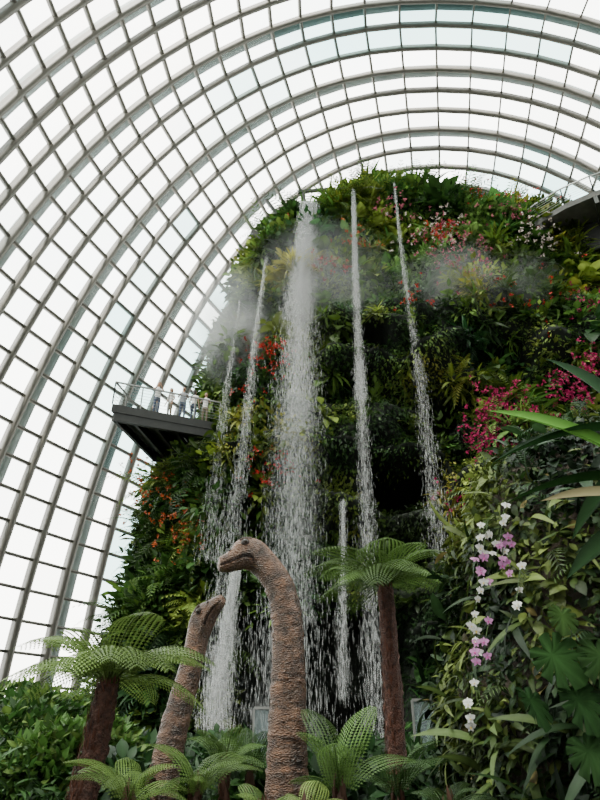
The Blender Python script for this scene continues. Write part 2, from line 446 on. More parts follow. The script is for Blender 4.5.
# ------------------------------------------------------------------ people
def skin_mat(n,c): return simple(n,c,.6)
M_skin=skin_mat('skin',(.42,.24,.16)); M_hair=skin_mat('hair',(.015,.012,.01)); M_wht=skin_mat('white_shirt',(.75,.74,.72)); M_gry=skin_mat('grey_shirt',(.25,.27,.3)); M_jean=skin_mat('jeans',(.04,.06,.11)); M_kh=skin_mat('khaki',(.18,.14,.09)); M_eye=skin_mat('eye_dark',(.01,.01,.01))
def person(loc,rot,shirt,pants,scale=1.,pose=0,longhair=False):
    root=empty('visitor',loc); root.rotation_euler=(0,0,rot); root.scale=(scale,)*3
    vs=[];ed=[];rad=[]
    def a(p,r,par=None):
        vs.append(p);rad.append(r)
        if par is not None: ed.append((par,len(vs)-1))
        return len(vs)-1
    pel=a((0,0,.93),(.15,.11)); w=a((0,0,1.10),(.135,.095),pel); ch=a((0,.0,1.30),(.165,.11),w); nb=a((0,0,1.45),(.075,.07),ch); nk=a((0,-.01,1.53),(.055,.055),nb); a((0,-.015,1.60),(.05,.05),nk)
    for s in(-1,1):
        hp=a((s*.09,0,.86),(.095,.095),pel); kn=a((s*.10,-.02,.48),(.062,.062),hp); an=a((s*.10,.02,.09),(.042,.042),kn); he=a((s*.10,.0,.045),(.045,.035),an); a((s*.11,-.15,.035),(.04,.028),he)
        sh=a((s*.18,0,1.40),(.062,.06),ch)
        if pose==0: el=(s*.24,.02,1.12); wr=(s*.25,-.10,.90); dr=A([0,-.25,-.95])
        elif pose==1: el=(s*.25,-.10,1.14); wr=(s*.18,-.33,1.12); dr=A([0,-1,-.1])
        else: el=(s*.25,-.16,1.24); wr=(s*.07,-.33,1.46); dr=A([-s*.4,-.3,.8])
        e_=a(el,(.042,.042),sh); w_=a(wr,(.028,.024),e_)
        dr=dr/np.linalg.norm(dr); pm=A(wr)+dr*.075; pi=a(tuple(pm),(.034,.018),w_)
        for k in range(5):
            off=A([1.,0,0])*(k-1.5)*.02*s if k<4 else A([-s*.045,0,0])
            ln=[.06,.075,.07,.055,.045][k]
            f1=a(tuple(pm+off*.9+dr*(.03 if k<4 else .0)),(.009,.009),pi); a(tuple(pm+off*1.1+dr*(.03+ln if k<4 else .045)+A([0,-.012,0])),(.007,.007),f1)
    me=bpy.data.meshes.new('body_skel'); me.from_pydata(vs,ed,[]); ob=bpy.data.objects.new('tmp',me); link(ob)
    sk=ob.modifiers.new('s','SKIN')
    for i,d in enumerate(me.skin_vertices[0].data): d.radius=rad[i]; d.use_root=(i==0)
    ss=ob.modifiers.new('u','SUBSURF'); ss.levels=1; ss.render_levels=1
    dg=bpy.context.evaluated_depsgraph_get(); dg.update(); m2=bpy.data.meshes.new_from_object(ob.evaluated_get(dg)); bpy.data.objects.remove(ob)
    m2.materials.clear()
    for mm in(M_skin,shirt,pants,M_dark): m2.materials.append(mm)
    for p in m2.polygons:
        c=p.center; p.use_smooth=True
        arm=abs(c.x)>.2 or c.y<-.13
        if c.z<.08: k=3
        elif c.z<.90 and abs(c.x)<.22 and c.y>-.14: k=2
        elif c.z<.95 and not arm: k=2
        elif c.z>1.48 : k=0
        elif arm and (c.z<1.2 or c.y<-.14): k=0
        else: k=1
        p.material_index=k
    link(bpy.data.objects.new('body',m2),root)
    import bmesh
    bm=bmesh.new(); bmesh.ops.create_uvsphere(bm,u_segments=20,v_segments=14,radius=1)
    for v in bm.verts:
        x,y,z=v.co; k=1-.22*max(0,-z)
        v.co=(x*.076*k,(y*.095-(.012 if z<0 and y<0 else 0))*(1-.1*max(0,-z)),z*.118)
    for s in(-1,1): bmesh.ops.create_icosphere(bm,subdivisions=1,radius=1,matrix=Matrix.Translation((s*.078,.01,0))@Matrix.Diagonal((.012,.02,.032,1)))
    bmesh.ops.create_cone(bm,cap_ends=True,segments=8,radius1=.018,radius2=.006,depth=.05,matrix=Matrix.Translation((0,-.1,-.012))@Matrix.Rotation(.3,4,'X'))
    me=bpy.data.meshes.new('head'); bm.to_mesh(me); bm.free(); me.materials.append(M_skin)
    for p in me.polygons:p.use_smooth=True
    h=link(bpy.data.objects.new('head',me),root); h.location=(0,-.02,1.66)
    bm=bmesh.new()
    for s in(-1,1): bmesh.ops.create_icosphere(bm,subdivisions=1,radius=.011,matrix=Matrix.Translation((s*.03,-.085,.008)))
    bmesh.ops.create_icosphere(bm,subdivisions=1,radius=1,matrix=Matrix.Translation((0,-.09,-.055))@Matrix.Diagonal((.022,.006,.005,1)))
    me=bpy.data.meshes.new('face'); bm.to_mesh(me); bm.free(); me.materials.append(M_eye); f=link(bpy.data.objects.new('face',me),root); f.location=(0,-.02,1.66)
    bm=bmesh.new(); bmesh.ops.create_uvsphere(bm,u_segments=20,v_segments=12,radius=1)
    for v in bm.verts:
        x,y,z=v.co; low= z<-.05
        if y<.05 and z<.35: x*=.8;y=y*.75+.05;z=max(z,.3)
        v.co=(x*.086,y*.104+.006,(z*.128 if not(low and longhair) else z*.27)+.006)
    me=bpy.data.meshes.new('hair'); bm.to_mesh(me); bm.free(); me.materials.append(M_hair)
    for p in me.polygons:p.use_smooth=True
    f=link(bpy.data.objects.new('hair',me),root); f.location=(0,-.015,1.665)
    return root
person((-6.95,25.95,LZ),.4,M_wht,M_jean,1.,2,False)
person((-6.4,26.4,LZ),-.6,M_wht,M_kh,.95,0,True)
person((-5.8,26.5,LZ),.2,M_gry,M_jean,1.02,1,False)
person((-5.3,26.75,LZ),2.8,M_wht,M_jean,1.,0,True)
person((-4.75,26.95,LZ),.1,M_wht,M_kh,.97,1,False)
person((-7.4,27.6,LZ),1.2,M_gry,M_kh,1.,0,False)

# ------------------------------------------------------------------ waterfalls
m,nt,out=new_mat('falling_water'); Nd=nt.nodes; L=nt.links
at=Nd.new('ShaderNodeAttribute'); at.attribute_name='Col'
p_=Nd.new('ShaderNodeBsdfPrincipled'); p_.inputs['Roughness'].default_value=.3; L.new(at.outputs['Color'],p_.inputs['Base Color'])
tl=Nd.new('ShaderNodeBsdfTranslucent'); L.new(at.outputs['Color'],tl.inputs['Color'])
m1=Nd.new('ShaderNodeMixShader'); m1.inputs[0].default_value=.5
tr=Nd.new('ShaderNodeBsdfTransparent'); m2_=Nd.new('ShaderNodeMixShader'); m2_.inputs[0].default_value=.84
L.new(p_.outputs[0],m1.inputs[1]); L.new(tl.outputs[0],m1.inputs[2]); L.new(m1.outputs[0],m2_.inputs[1]); L.new(tr.outputs[0],m2_.inputs[2]); L.new(m2_.outputs[0],out.inputs[0])
M_water=m
def fall(pxs,D0,D1,w0,w1,n,power=1.2,lmin=.08,lmax=.55,th=.018,ns=60):
    pxs=A(pxs,float)
    t=rng.random(n)**power
    ys=pxs[0,1]+(pxs[-1,1]-pxs[0,1])*t; xs=np.interp(ys,pxs[:,1],pxs[:,0])
    D=D0+(D1-D0)*np.sqrt(t)
    pos=np.stack([W(x,y,d) for x,y,d in zip(xs,ys,D)])
    w=w0+(w1-w0)*t
    st=rng.normal(size=ns)*.42; off=st[rng.integers(0,ns,n)]+rng.normal(size=n)*(.05+.4*t)
    pos[:,0]+=off*w*.8; pos[:,1]+=rng.normal(size=n)*w*.2
    L_=(lmin+(lmax-lmin)*rng.random(n)**1.8)
    tip=A([0,0,-1.])+rnd(n)*.02
    R=basis(tip,np.broadcast_to(A([0,-1.,0]),(n,3)))
    tv=octa[0]
    loc=np.broadcast_to(tv,(n,6,3)).copy(); thk=th*(.4+1.3*rng.random(n)**1.5)
    loc[:,:,0]*=thk[:,None]; loc[:,:,2]*=thk[:,None]; loc[:,:,1]*=L_[:,None]*.5
    v=np.einsum('nij,nkj->nki',R,loc)+pos[:,None,:]
    T=octa[1][None]+(np.arange(n)*6)[:,None,None]
    return v.reshape(-1,3),T.reshape(-1,3)
def waterfall(parts):
    V=[];T=[];n=0
    for a in parts:
        v,t=fall(**a); V.append(v);T.append(t+n); n+=len(v)
    V=np.concatenate(V); tri_mesh('waterfall',V,np.concatenate(T),np.full((len(V),3),.85),M_water)
MAIN=[(309,204),(305,250),(300,330),(294,500),(286,740)]
waterfall([dict(pxs=MAIN,D0=27.2,D1=21.3,w0=.7,w1=1.7,n=15000,power=1.7,th=.02),
           dict(pxs=[(310,204),(306,250),(301,320)],D0=27.2,D1=25.2,w0=.65,w1=.85,n=14000,power=1.2,th=.03),
           dict(pxs=[(309,204),(305,250),(299,340),(296,440)],D0=27.2,D1=23.8,w0=.65,w1=1.2,n=10000,power=1.3,th=.025)])
waterfall([dict(pxs=[(353,190),(356,300),(362,420),(368,560),(376,745)],D0=27.2,D1=21.3,w0=.16,w1=.6,n=6500,power=1.4),
           dict(pxs=[(353,190),(356,300),(361,400)],D0=27.2,D1=24.2,w0=.16,w1=.3,n=6500,power=1.1,th=.026)])
waterfall([dict(pxs=[(394,184),(402,260),(420,380),(440,560)],D0=27.2,D1=22,w0=.10,w1=.6,n=3600,power=1.3)])
waterfall([dict(pxs=[(268,246),(256,330),(242,460),(225,570),(212,720)],D0=28.0,D1=21.5,w0=.12,w1=.9,n=4800,power=1.3)])
waterfall([dict(pxs=[(240,300),(225,400),(208,560)],D0=28.2,D1=23.2,w0=.1,w1=.6,n=1500,power=1.)])
waterfall([dict(pxs=[(238,560),(230,610),(215,730)],D0=22.5,D1=21.0,w0=.22,w1=.6,n=4200,power=1.2,th=.02)])
waterfall([dict(pxs=[(343,502),(343,590),(342,700)],D0=22.8,D1=21.8,w0=.16,w1=.3,n=1700,power=1.2)])

# mist
def mist(px,py,D,s,dens,lo=.34):
    import bmesh
    bm=bmesh.new(); bmesh.ops.create_icosphere(bm,subdivisions=3,radius=1)
    me=bpy.data.meshes.new('mist_cloud'); bm.to_mesh(me); bm.free()
    m,nt,out=new_mat('mist'); N=nt.nodes; L=nt.links
    tc=N.new('ShaderNodeTexCoord'); ln=N.new('ShaderNodeVectorMath'); ln.operation='LENGTH'; L.new(tc.outputs['Object'],ln.inputs[0])
    mr=N.new('ShaderNodeMapRange'); mr.interpolation_type='SMOOTHSTEP'; mr.inputs['From Min'].default_value=1.0; mr.inputs['From Max'].default_value=.0; mr.inputs['To Min'].default_value=0; mr.inputs['To Max'].default_value=dens
    L.new(ln.outputs['Value'],mr.inputs['Value'])
    nz=N.new('ShaderNodeTexNoise'); nz.inputs['Scale'].default_value=.35; nz.inputs['Detail'].default_value=3; 
    geo=N.new('ShaderNodeNewGeometry'); L.new(geo.outputs['Position'],nz.inputs['Vector'])
    m3=N.new('ShaderNodeMapRange'); m3.inputs['From Min'].default_value=lo; m3.inputs['From Max'].default_value=.72; L.new(nz.outputs['Fac'],m3.inputs['Value'])
    mu=N.new('ShaderNodeMath'); mu.operation='MULTIPLY'; L.new(mr.outputs[0],mu.inputs[0]); L.new(m3.outputs[0],mu.inputs[1])
    vs=N.new('ShaderNodeVolumeScatter'); vs.inputs['Color'].default_value=(.95,.96,.97,1); L.new(mu.outputs[0],vs.inputs['Density']); L.new(vs.outputs[0],out.inputs['Volume'])
    me.materials.append(m); o=link(bpy.data.objects.new('mist_cloud',me)); o.location=W(px,py,D); o.scale=s
mist(232,325,27.3,(3.0,2.4,4.4),.8,.3)
mist(325,280,25.6,(4.6,2.0,5.0),.28,.25)
mist(475,285,25.,(5.5,2.2,2.8),.36)
mist(296,480,23.2,(1.6,1.4,8.0),.11,.1)

# ------------------------------------------------------------------ DINOSAURS
m,nt,out=new_mat('dinosaur_skin'); N=nt.nodes; L=nt.links
tc=N.new('ShaderNodeTexCoord'); at=N.new('ShaderNodeAttribute'); at.attribute_name='Col'
n1=N.new('ShaderNodeTexNoise'); n1.inputs['Scale'].default_value=7; n1.inputs['Detail'].default_value=8
vo=N.new('ShaderNodeTexVoronoi'); vo.inputs['Scale'].default_value=34
mp=N.new('ShaderNodeMapping'); mp.inputs['Scale'].default_value=(1,1,2.2); L.new(tc.outputs['Object'],mp.inputs['Vector'])
L.new(tc.outputs['Object'],n1.inputs['Vector']); L.new(mp.outputs[0],vo.inputs['Vector'])
rp=N.new('ShaderNodeValToRGB'); rp.color_ramp.elements[0].position=.3; rp.color_ramp.elements[0].color=(.034,.016,.010,1); rp.color_ramp.elements[1].position=.72; rp.color_ramp.elements[1].color=(.175,.085,.048,1)
L.new(n1.outputs['Fac'],rp.inputs['Fac'])
mxc=N.new('ShaderNodeMix'); mxc.data_type='RGBA'; mxc.blend_type='MULTIPLY'; mxc.inputs[0].default_value=1
L.new(rp.outputs[0],mxc.inputs[6]); L.new(at.outputs['Color'],mxc.inputs[7])
bp=N.new('ShaderNodeBump'); bp.inputs['Strength'].default_value=1.; bp.inputs['Distance'].default_value=.03; L.new(vo.outputs['Distance'],bp.inputs['Height'])
pr=N.new('ShaderNodeBsdfPrincipled'); pr.inputs['Roughness'].default_value=.42; L.new(mxc.outputs[2],pr.inputs['Base Color']); L.new(bp.outputs[0],pr.inputs['Normal']); L.new(pr.outputs[0],out.inputs[0])
M_dino=m
M_deye=simple('dino_eye',(.02,.012,.006),.08)
def dino(name,st,side,head0,ringamp=.042):
    st=A(st,float); k=len(st); root=empty(name,(0,0,0))
    seg=A([0]+list(np.cumsum(np.linalg.norm(np.diff(st[:,:3],axis=0),axis=1))))
    n=700; t=np.linspace(0,seg[-1],n)
    m_=np.zeros_like(st)
    for i in range(k):
        a=max(i-1,0);b=min(i+1,k-1); m_[i]=(st[b]-st[a])/(seg[b]-seg[a])
    i=np.clip(np.searchsorted(seg,t,side='right')-1,0,k-2); h=(seg[i+1]-seg[i]); u=((t-seg[i])/h)[:,None]; h=h[:,None]
    Q=(2*u**3-3*u**2+1)*st[i]+(u**3-2*u**2+u)*h*m_[i]+(-2*u**3+3*u**2)*st[i+1]+(u**3-u**2)*h*m_[i+1]
    Q[:,3:]=np.maximum(Q[:,3:],.004)
    C=Q[:,:3]; Tn=norm(np.gradient(C,axis=0)); S=A(side,float); S=norm(S[None]-Tn*(Tn@S)[:,None]); Dn=np.cross(S,Tn)
    sH=seg[head0]; M=64
    an=np.arange(M)*2*math.pi/M
    hs=np.clip((t-sH)/(seg[-1]-sH),0,1)
    ca,sa=np.cos(an),np.sin(an)
    neck=np.clip((sH+.05-t)/.25,0,1)
    wr=vn(t[:,None]*17+1.5*vn(t[:,None]*2,ca[None]*2,sa[None]*2),3.,0.)
    wr2=vn(t[:,None]*50,ca[None]*3,sa[None]*3); col_=vn(t[:,None]*3,ca[None]*2.5,sa[None]*2.5)
    rad=1+ (neck[:,None]*ringamp+.006)*((wr-.5)*1.6+(wr2-.5)*1.1)+.05*(vn(t[:,None]*2.5,ca[None]*1.6+7,sa[None]*1.6)-.5)
    dark=.40+1.2*np.clip((.6*wr+.4*wr2),0,1); dark=1-(1-dark)*(.35+.65*neck[:,None])
    vert=np.where(sa>=0,Q[:,4:5],Q[:,5:6])
    x=ca[None]*Q[:,3:4]*rad; y=sa[None]*vert*rad
    mw=((hs>.34)[:,None])*(1.)
    g=np.zeros((n,M))
    for q_ in (int(M*.5+3.2),int(M-3)):
        dd=np.abs(np.arange(M)-q_); dd=np.minimum(dd,M-dd); g=np.maximum(g,np.clip(1-dd/1.6,0,1)[None]*mw)
    x*=1-.2*g
    dark=dark*(1-.92*g)
    ht=np.exp(-((hs-.30)/.07)**2)[:,None]*np.exp(-((np.abs(ca)-.85)/.2)**2)[None]*(sa>0)[None]
    x*=1-.10*ht; dark=dark*(1-.45*ht)
    V=C[:,None]+S[:,None]*x[...,None]+Dn[:,None]*y[...,None]
    CC=np.repeat((dark*(.7+.6*col_))[...,None],3,-1)
    idx=np.arange(n*M).reshape(n,M); r_=np.roll(idx,-1,1)
    F=np.stack([idx[:-1],r_[:-1],r_[1:],idx[1:]],-1).reshape(-1,4)
    tri_mesh('neck_and_head',V.reshape(-1,3),F,CC.reshape(-1,3),M_dino,root,True)
    cap=V[-1]; tri_mesh('snout_tip',cap,np.arange(M)[None],np.ones((M,3)),M_dino,root)
    import bmesh
    def at_(f,ang,lift=1.0):
        j=int(np.argmin(abs(hs-f)*1.+ (t<sH)*9)); v=Q[j,4] if math.sin(ang)>=0 else Q[j,5]
        return C[j]+S[j]*math.cos(ang)*Q[j,3]*lift+Dn[j]*math.sin(ang)*v*lift, S[j],Dn[j],Tn[j]
    sc=st[head0,3]/.19
    def blobm(nm,mt,mat4,c=None,seg_=20):
        bm=bmesh.new(); bmesh.ops.create_uvsphere(bm,u_segments=seg_,v_segments=12,radius=1); me=bpy.data.meshes.new(nm); bm.to_mesh(me); bm.free()
        if c is not None:
            a=me.color_attributes.new('Col','FLOAT_COLOR','POINT'); a.data.foreach_set('color',[c,c,c,1]*len(me.vertices))
        me.materials.append(mt)
        for q_ in me.polygons:q_.use_smooth=True
        e=link(bpy.data.objects.new(nm,me),root); e.matrix_world=mat4
    for ang in(math.radians(38),math.radians(142)):
        p,s,d,tg=at_(.50,ang,.95); sgn=1 if math.cos(ang)>0 else -1
        outv=norm(s*math.cos(ang)+d*math.sin(ang)*.4)
        Rm=Matrix(np.stack([tg,s,d],1).tolist()).to_4x4()
        blobm('eyelid',M_dino,Matrix.Translation(p)@Rm@Matrix.Diagonal((.064*sc,.05*sc,.048*sc,1)),.45)
        blobm('eye',M_deye,Matrix.Translation(p+outv*.026*sc)@Matrix.Diagonal((.033*sc,)*3+(1,)))
        p2=at_(.48,ang+.42*sgn,.98)[0]
        blobm('brow',M_dino,Matrix.Translation(p2)@Rm@Matrix.Diagonal((.095*sc,.03*sc,.026*sc,1)),1.)
        p3=at_(.72,ang+.2*sgn,1.0)[0]
        blobm('nostril',M_eye,Matrix.Translation(p3)@Rm@Matrix.Diagonal((.03*sc,.012*sc,.015*sc,1)))
    return root
def station(px,py,D,hw,t_,b_): return [*W(px,py,D),hw,t_,b_]
s1=[station(287,800,8,.25,.25,.25)]; base=list(s1[0]); base[2]=-.1; base[3:]=[.30,.30,.30]
S1=[base]+s1+[station(*a) for a in [(287,745,8,.232,.232,.232),(288,695,8,.217,.217,.217),(288,650,8,.203,.203,.203),(286,612,8,.192,.198,.198),(279,586,8,.185,.19,.19),(269,570,8,.178,.18,.18),
 (260,561,7.98,.178,.195,.18),(252,556,7.95,.178,.225,.19),(244,556,7.92,.170,.225,.18),(236,559,7.89,.145,.155,.155),(229,562,7.87,.128,.115,.13),(223,564,7.85,.115,.10,.11),(219.5,565,7.84,.09,.08,.085),(218,565,7.835,.04,.035,.04)]]
dino('brachiosaurus',S1,(0.18,1,0),7)
s2=station(152,830,9.2,.24,.24,.24); b2=list(s2); b2[2]=-.1; b2[0]-=.12; b2[3:]=[.28,.28,.28]
S2=[b2,s2]+[station(*a) for a in [(164,775,9.2,.208,.208,.208),(175,725,9.2,.188,.188,.188),(186,685,9.2,.17,.17,.17),(194,655,9.2,.158,.158,.158),(198,637,9.2,.16,.168,.16),(203,623,9.15,.165,.20,.165),(208,614,9.1,.15,.19,.15),(213,608,9.05,.125,.13,.125),(218,603,9.,.11,.10,.10),(222,599,8.97,.08,.07,.07),(223,598,8.96,.03,.03,.03)]]
dino('brachiosaurus',S2,(0.1,-1,0.1),6)

# ------------------------------------------------------------------ TREE FERNS
def tree_fern(bot,top,r0,r1,nf,L,col,seed=0):
    root=empty('tree_fern'); bot=A(bot,float); top=A(top,float)
    n=70;M=28; t=np.linspace(0,1,n); c=bot+(top-bot)*t[:,None]+A([0.03,0,0])*np.sin(t*3)[:,None]
    an=np.arange(M)*2*math.pi/M
    rad=(r0+(r1-r0)*t)[:,None]*(1+.28*(vn(t[:,None]*60+seed,np.cos(an)[None]*4,np.sin(an)[None]*4)-.5)+.22*(vn(t[:,None]*14+seed,np.cos(an)[None]*7,np.sin(an)[None]*7)-.5))
    V=c[:,None]+np.stack([np.cos(an)[None]*rad,np.sin(an)[None]*rad,0*rad],-1)
    idx=np.arange(n*M).reshape(n,M); r_=np.roll(idx,-1,1)
    T=np.stack([idx[:-1],r_[:-1],r_[1:],idx[1:]],-1).reshape(-1,4)
    tri_mesh('trunk',V.reshape(-1,3),T,None,M_trunk,root,False)
    B=Batch(); m=900; tt=rng.random(m); a=rng.uniform(0,2*math.pi,m); o_=np.stack([np.cos(a),np.sin(a),0*a],-1)
    pos=bot+(top-bot)*tt[:,None]+o_*((r0+(r1-r0)*tt)[:,None]*.9); tip=norm(o_*.35+A([0,0,.9])+rnd(m)*.12)
    B.add(lance,pos,basis(tip,o_),.08+.07*rng.random(m),A([.075,.028,.017])*(.4+rng.random((m,1))),.6)
    B.make('trunk_fibres',M_petal,root)
    B=Batch(); m=nf; a=np.arange(m)*2.39996+seed; el=.15+1.0*(np.arange(m)/m)
    d=np.stack([np.cos(a),np.sin(a),el],-1)
    pos=np.broadcast_to(top,(m,3))+norm(d)*.04
    zz=np.broadcast_to(A([0,0,1.]),(m,3))
    Rb=basis(d*A([1,1,.6]),zz)
    cl=A(col)*(.6+.75*rng.random((m,1))); Ls=L*(.8+.35*rng.random(m))
    for j,tp in enumerate((frondA,frondB,frondD)):
        k=np.arange(m)%3==j; B.add(tp,pos[k],Rb[k],Ls[k],cl[k])
    m=9; a=rng.uniform(0,6.28,m); d=np.stack([np.cos(a)*.35,np.sin(a)*.35,np.ones(m)],-1)
    B.add(frondC,np.broadcast_to(top,(m,3)),basis(d,np.stack([np.cos(a),np.sin(a),0*a],-1)*-1+A([0,0,.2])),L*.35,A(col)*.9)
    B.make('crown_fronds',M_leaf,root)
g=W(108,684,7.2); b=W(78,800,7.2); b=b+(b-g)*.55; b[2]=0
tree_fern(b,g,.155,.115,24,1.2,(.14,.215,.05),.4)
g=W(385,588,10); b=g.copy(); b[2]=0; b[0]-=.02
tree_fern(b,g,.15,.12,23,1.35,(.085,.15,.036),2.1)

# ------------------------------------------------------------------ FOREGROUND PLANTING
def blob(B,c,r,n,tpl,L,col,hz=1.,ws=1.):
    d=norm(rnd(n)); d[:,2]=np.abs(d[:,2])*1.0-.15; d=norm(d)
    pos=A(c)+d*A([r,r,r*hz])*(.55+.45*rng.random((n,1))**.5)
    tip=norm(d+rnd(n)*.5+A([0,0,-.1]))
    B.add(tpl,pos,basis(tip,d+A([0,0,.8])+rnd(n)*.3),L*(.6+.7*rng.random(n)),A(col)*(.35+1.0*rng.random((n,1))),ws)
B=Batch()
G1=(.026,.068,.014);G2=(.048,.108,.020);G3=(.015,.040,.012);G4=(.085,.14,.028)
for i in range(70):
    x=rng.uniform(-20,-5.5); y=rng.uniform(13,22); r=rng.uniform(.7,1.1)
    blob(B,(x,y,.5+rng.random()*.45),r,420,diamond,.26,[G1,G2,G3,G4][i%4],1.05)
for px,py,D,r in[(30,745,13,1.0),(60,735,14,.8),(10,770,11,1.),(55,785,10,.8),(95,770,10.5,.7),(20,730,15,1.),(85,728,15,.5)]:
    c=W(px,py,D); blob(B,c,r,1300,diamond,.20,G2 if r<.95 else G1,.9); blob(B,c,r,350,oval,.2,G4,.9)
    c[2]=max(c[2]-.9,.3); blob(B,c,r*1.1,500,oval,.26,G3,1.)
B.make('shrubbery',M_leaf)
B=Batch()
cnt=0
while cnt<85:
    x=rng.uniform(-4.5,3.6); y=rng.uniform(8.6,18); r=rng.uniform(.4,.7)
    if (x-1.4)**2+(y-10)**2<.6 or x>.9 and y<11: continue
    blob(B,(x,y,.3+.25*rng.random()+.008*y),r,260,[oval,lance,diamond][cnt%3],.24,[G3,G1,G3,G3][cnt%4],1.1); cnt+=1
B.make('understorey_plants',M_leaf)
def ground_fern(px,py,D,L,n,col,upr=1.):
    B=Batch(); c=W(px,py,D); base=c.copy()
    a=np.arange(n)*2.39996+rng.random()*6; m=n
    el=rng.uniform(.3,1.1,m)*upr; d=np.stack([np.cos(a),np.sin(a),el],-1)
    pos=np.broadcast_to(base,(m,3)); k=np.arange(m)%2==0
    R=basis(d*A([1,1,.8])+rnd(m)*.12,A([0,0,1.])+rnd(m)*.15); Ls=L*(.55+.65*rng.random(m)); cl=A(col)*(.5+.8*rng.random((m,1)))
    B.add(frondD,pos[k],R[k],Ls[k],cl[k],.8); B.add(frondB,pos[~k],R[~k],Ls[~k],cl[~k],.9)
    m=60; t=rng.random(m); a=rng.uniform(0,6.28,m); o_=np.stack([np.cos(a),np.sin(a),0*a],-1)
    pos=base*A([1,1,0])+o_*.05+A([0,0,1.])*(t*base[2])[:,None]
    B.add(lance,pos,basis(norm(o_*.3+A([0,0,1.])),o_),.25,A([.06,.03,.02]),.9)
    B.make('ground_fern',M_leaf)
for a in [(128,808,6.3,.75,9,(.14,.22,.05)),(195,800,6.6,.85,10,(.12,.20,.045),1.5),(340,800,6.6,.9,9,(.09,.16,.04),2.4),(398,800,7.4,.75,9,(.055,.11,.03),2.0),(262,828,5.9,.5,7,(.13,.2,.05)),(250,778,9.5,.8,9,(.06,.12,.03),1.6),(448,815,6.5,.6,8,(.04,.08,.022)),(305,826,5.5,.5,7,(.19,.26,.06)),(225,770,8.5,.8,9,(.08,.145,.035),1.6)]:
    ground_fern(*a)

# near planted pillar on the right
pil=empty('planted_pillar')
CX,CY=4.15,7.6
def psurf(th,z):
    R=2.25*(1-.10*np.clip(z-2,0,9)/2)+.45*(vn(np.cos(th)*3,np.sin(th)*3,z*1.1)-.5)*1.4
    R=R*np.sqrt(np.clip(1-(np.clip((z-3.0)/2.1,0,1))**2,.02,1))
    return np.stack([CX+R*np.cos(th),CY+R*np.sin(th)*.95,z],-1)
TG,ZG=np.meshgrid(np.linspace(0,2*math.pi,90,endpoint=False),np.linspace(-.1,5.08,70)); S=psurf(TG,ZG)
S[:,:,:2]=(S[:,:,:2]-A([CX,CY]))*.93+A([CX,CY])
idx=np.arange(90*70).reshape(70,90); r_=np.roll(idx,-1,1); T=np.stack([idx[:-1],r_[:-1],r_[1:],idx[1:]],-1).reshape(-1,4)
M_bark=simple('pillar_rock',(.045,.032,.022),.9,0,.5,4,.8,14)
tri_mesh('rock_core',S.reshape(-1,3),T,None,M_bark,pil,True)
B=Batch()
def pil_s(n,z0=0,z1=5.0,a0=math.pi*.75,a1=math.pi*1.8):
    th=rng.uniform(a0,a1,n); z=rng.uniform(z0,z1,n); p=psurf(th,z); nn=norm(np.stack([np.cos(th),np.sin(th),.25+.6*np.clip(z-3.6,0,2)],-1)); return p,nn
def put(n,tpl,L,pal,z0=0,z1=5.0,droop=-.5,ws=1.,out=.06):
    p,nn=pil_s(n,z0,z1); m=len(p)
    pk=vn(p[:,0]*1.3,p[:,1]*1.3,p[:,2]*1.3)
    tip=norm(nn*.55+rnd(m)*.55+A([0,0,droop])); c=A(pal)[np.clip((pk*len(pal)*1.3-.3+rng.normal(size=m)*.6).astype(int),0,len(pal)-1)]*(.4+.9*rng.random((m,1)))
    B.add(tpl,p+nn*(out*rng.random((m,1))*3),basis(tip,nn+A([0,0,.6])+rnd(m)*.25),L*(.6+.8*rng.random(m)),c,ws)
D1=[(.005,.013,.004),(.008,.021,.006),(.015,.035,.008),(.040,.064,.014),(.10,.13,.027)]  # leaf palette darkened to paint in the shade of a backlit pillar
put(9500,diamond,.09,D1); put(4200,oval,.15,D1); put(1500,lance,.22,D1); put(380,heart,.22,D1); put(300,strap,.5,D1,0,4,.1,1.3); put(110,frondS,.45,[(.02,.05,.015),(.06,.10,.025)],0,5,.1)
put(280,strap,.55,[(.014,.032,.01),(.06,.09,.025)],.3,1.8,-.1,1.5); put(160,oval,.18,[(.14,.17,.045),(.18,.14,.05)]); put(70,lance,.5,[(.02,.045,.015),(.09,.12,.025)],2.5,5,.2)
B.make('pillar_foliage',M_leaf,pil)
# big leaves
B=Batch()
def big(tpl,base,tip,D0,D1_,zh,col,ws=1.):
    a=W(*base,D0); b=W(*tip,D1_); L=np.linalg.norm(b-a)
    B.add(tpl,a[None],basis((b-a)[None],A([zh],float)),L*1.05,A(col),ws)
for (x,y,L,c,ang) in [(552,655,.44,(.020,.05,.014),2.6),(578,698,.40,(.016,.040,.012),2.9),(600,655,.42,(.020,.045,.013),3.2),(530,700,.34,(.013,.034,.010),2.4),(588,750,.36,(.017,.04,.012),3.0),(562,615,.26,(.03,.06,.016),3.3)]:
    p=W(x,y,5.15); tip=A([math.sin(ang)*.9+rng.normal()*.25,-.5+rng.normal()*.3,math.cos(ang)]); B.add(monstera,p[None],basis(tip[None],A([[rng.normal()*.5,-.7,.75]])),L,A(c))
B.make('monstera_leaves',M_big,pil)
banan=empty('banana_plant'); B=Batch()
big(banana,(640,470),(508,383),4.6,4.3,(.25,-.9,.7),(.050,.12,.020),.75)
big(banana,(640,430),(566,343),4.6,4.4,(.2,-.8,.6),(.005,.020,.005),1.5)
big(banana,(640,430),(490,422),4.7,4.4,(0,-.3,1),(.006,.018,.005),.6)
big(banana,(640,480),(505,470),4.7,4.6,(0,-.1,1),(.007,.020,.005),.7)
big(banana,(650,500),(548,480),4.4,4.3,(0,-.8,.7),(.10,.085,.045),.7)
big(banana,(650,520),(565,550),4.5,4.2,(.2,-.4,.8),(.006,.015,.005),.8)
big(banana,(640,460),(560,520),4.7,4.8,(.2,-.4,.8),(.008,.022,.006),.9)
B.make('blades',M_big,banan)
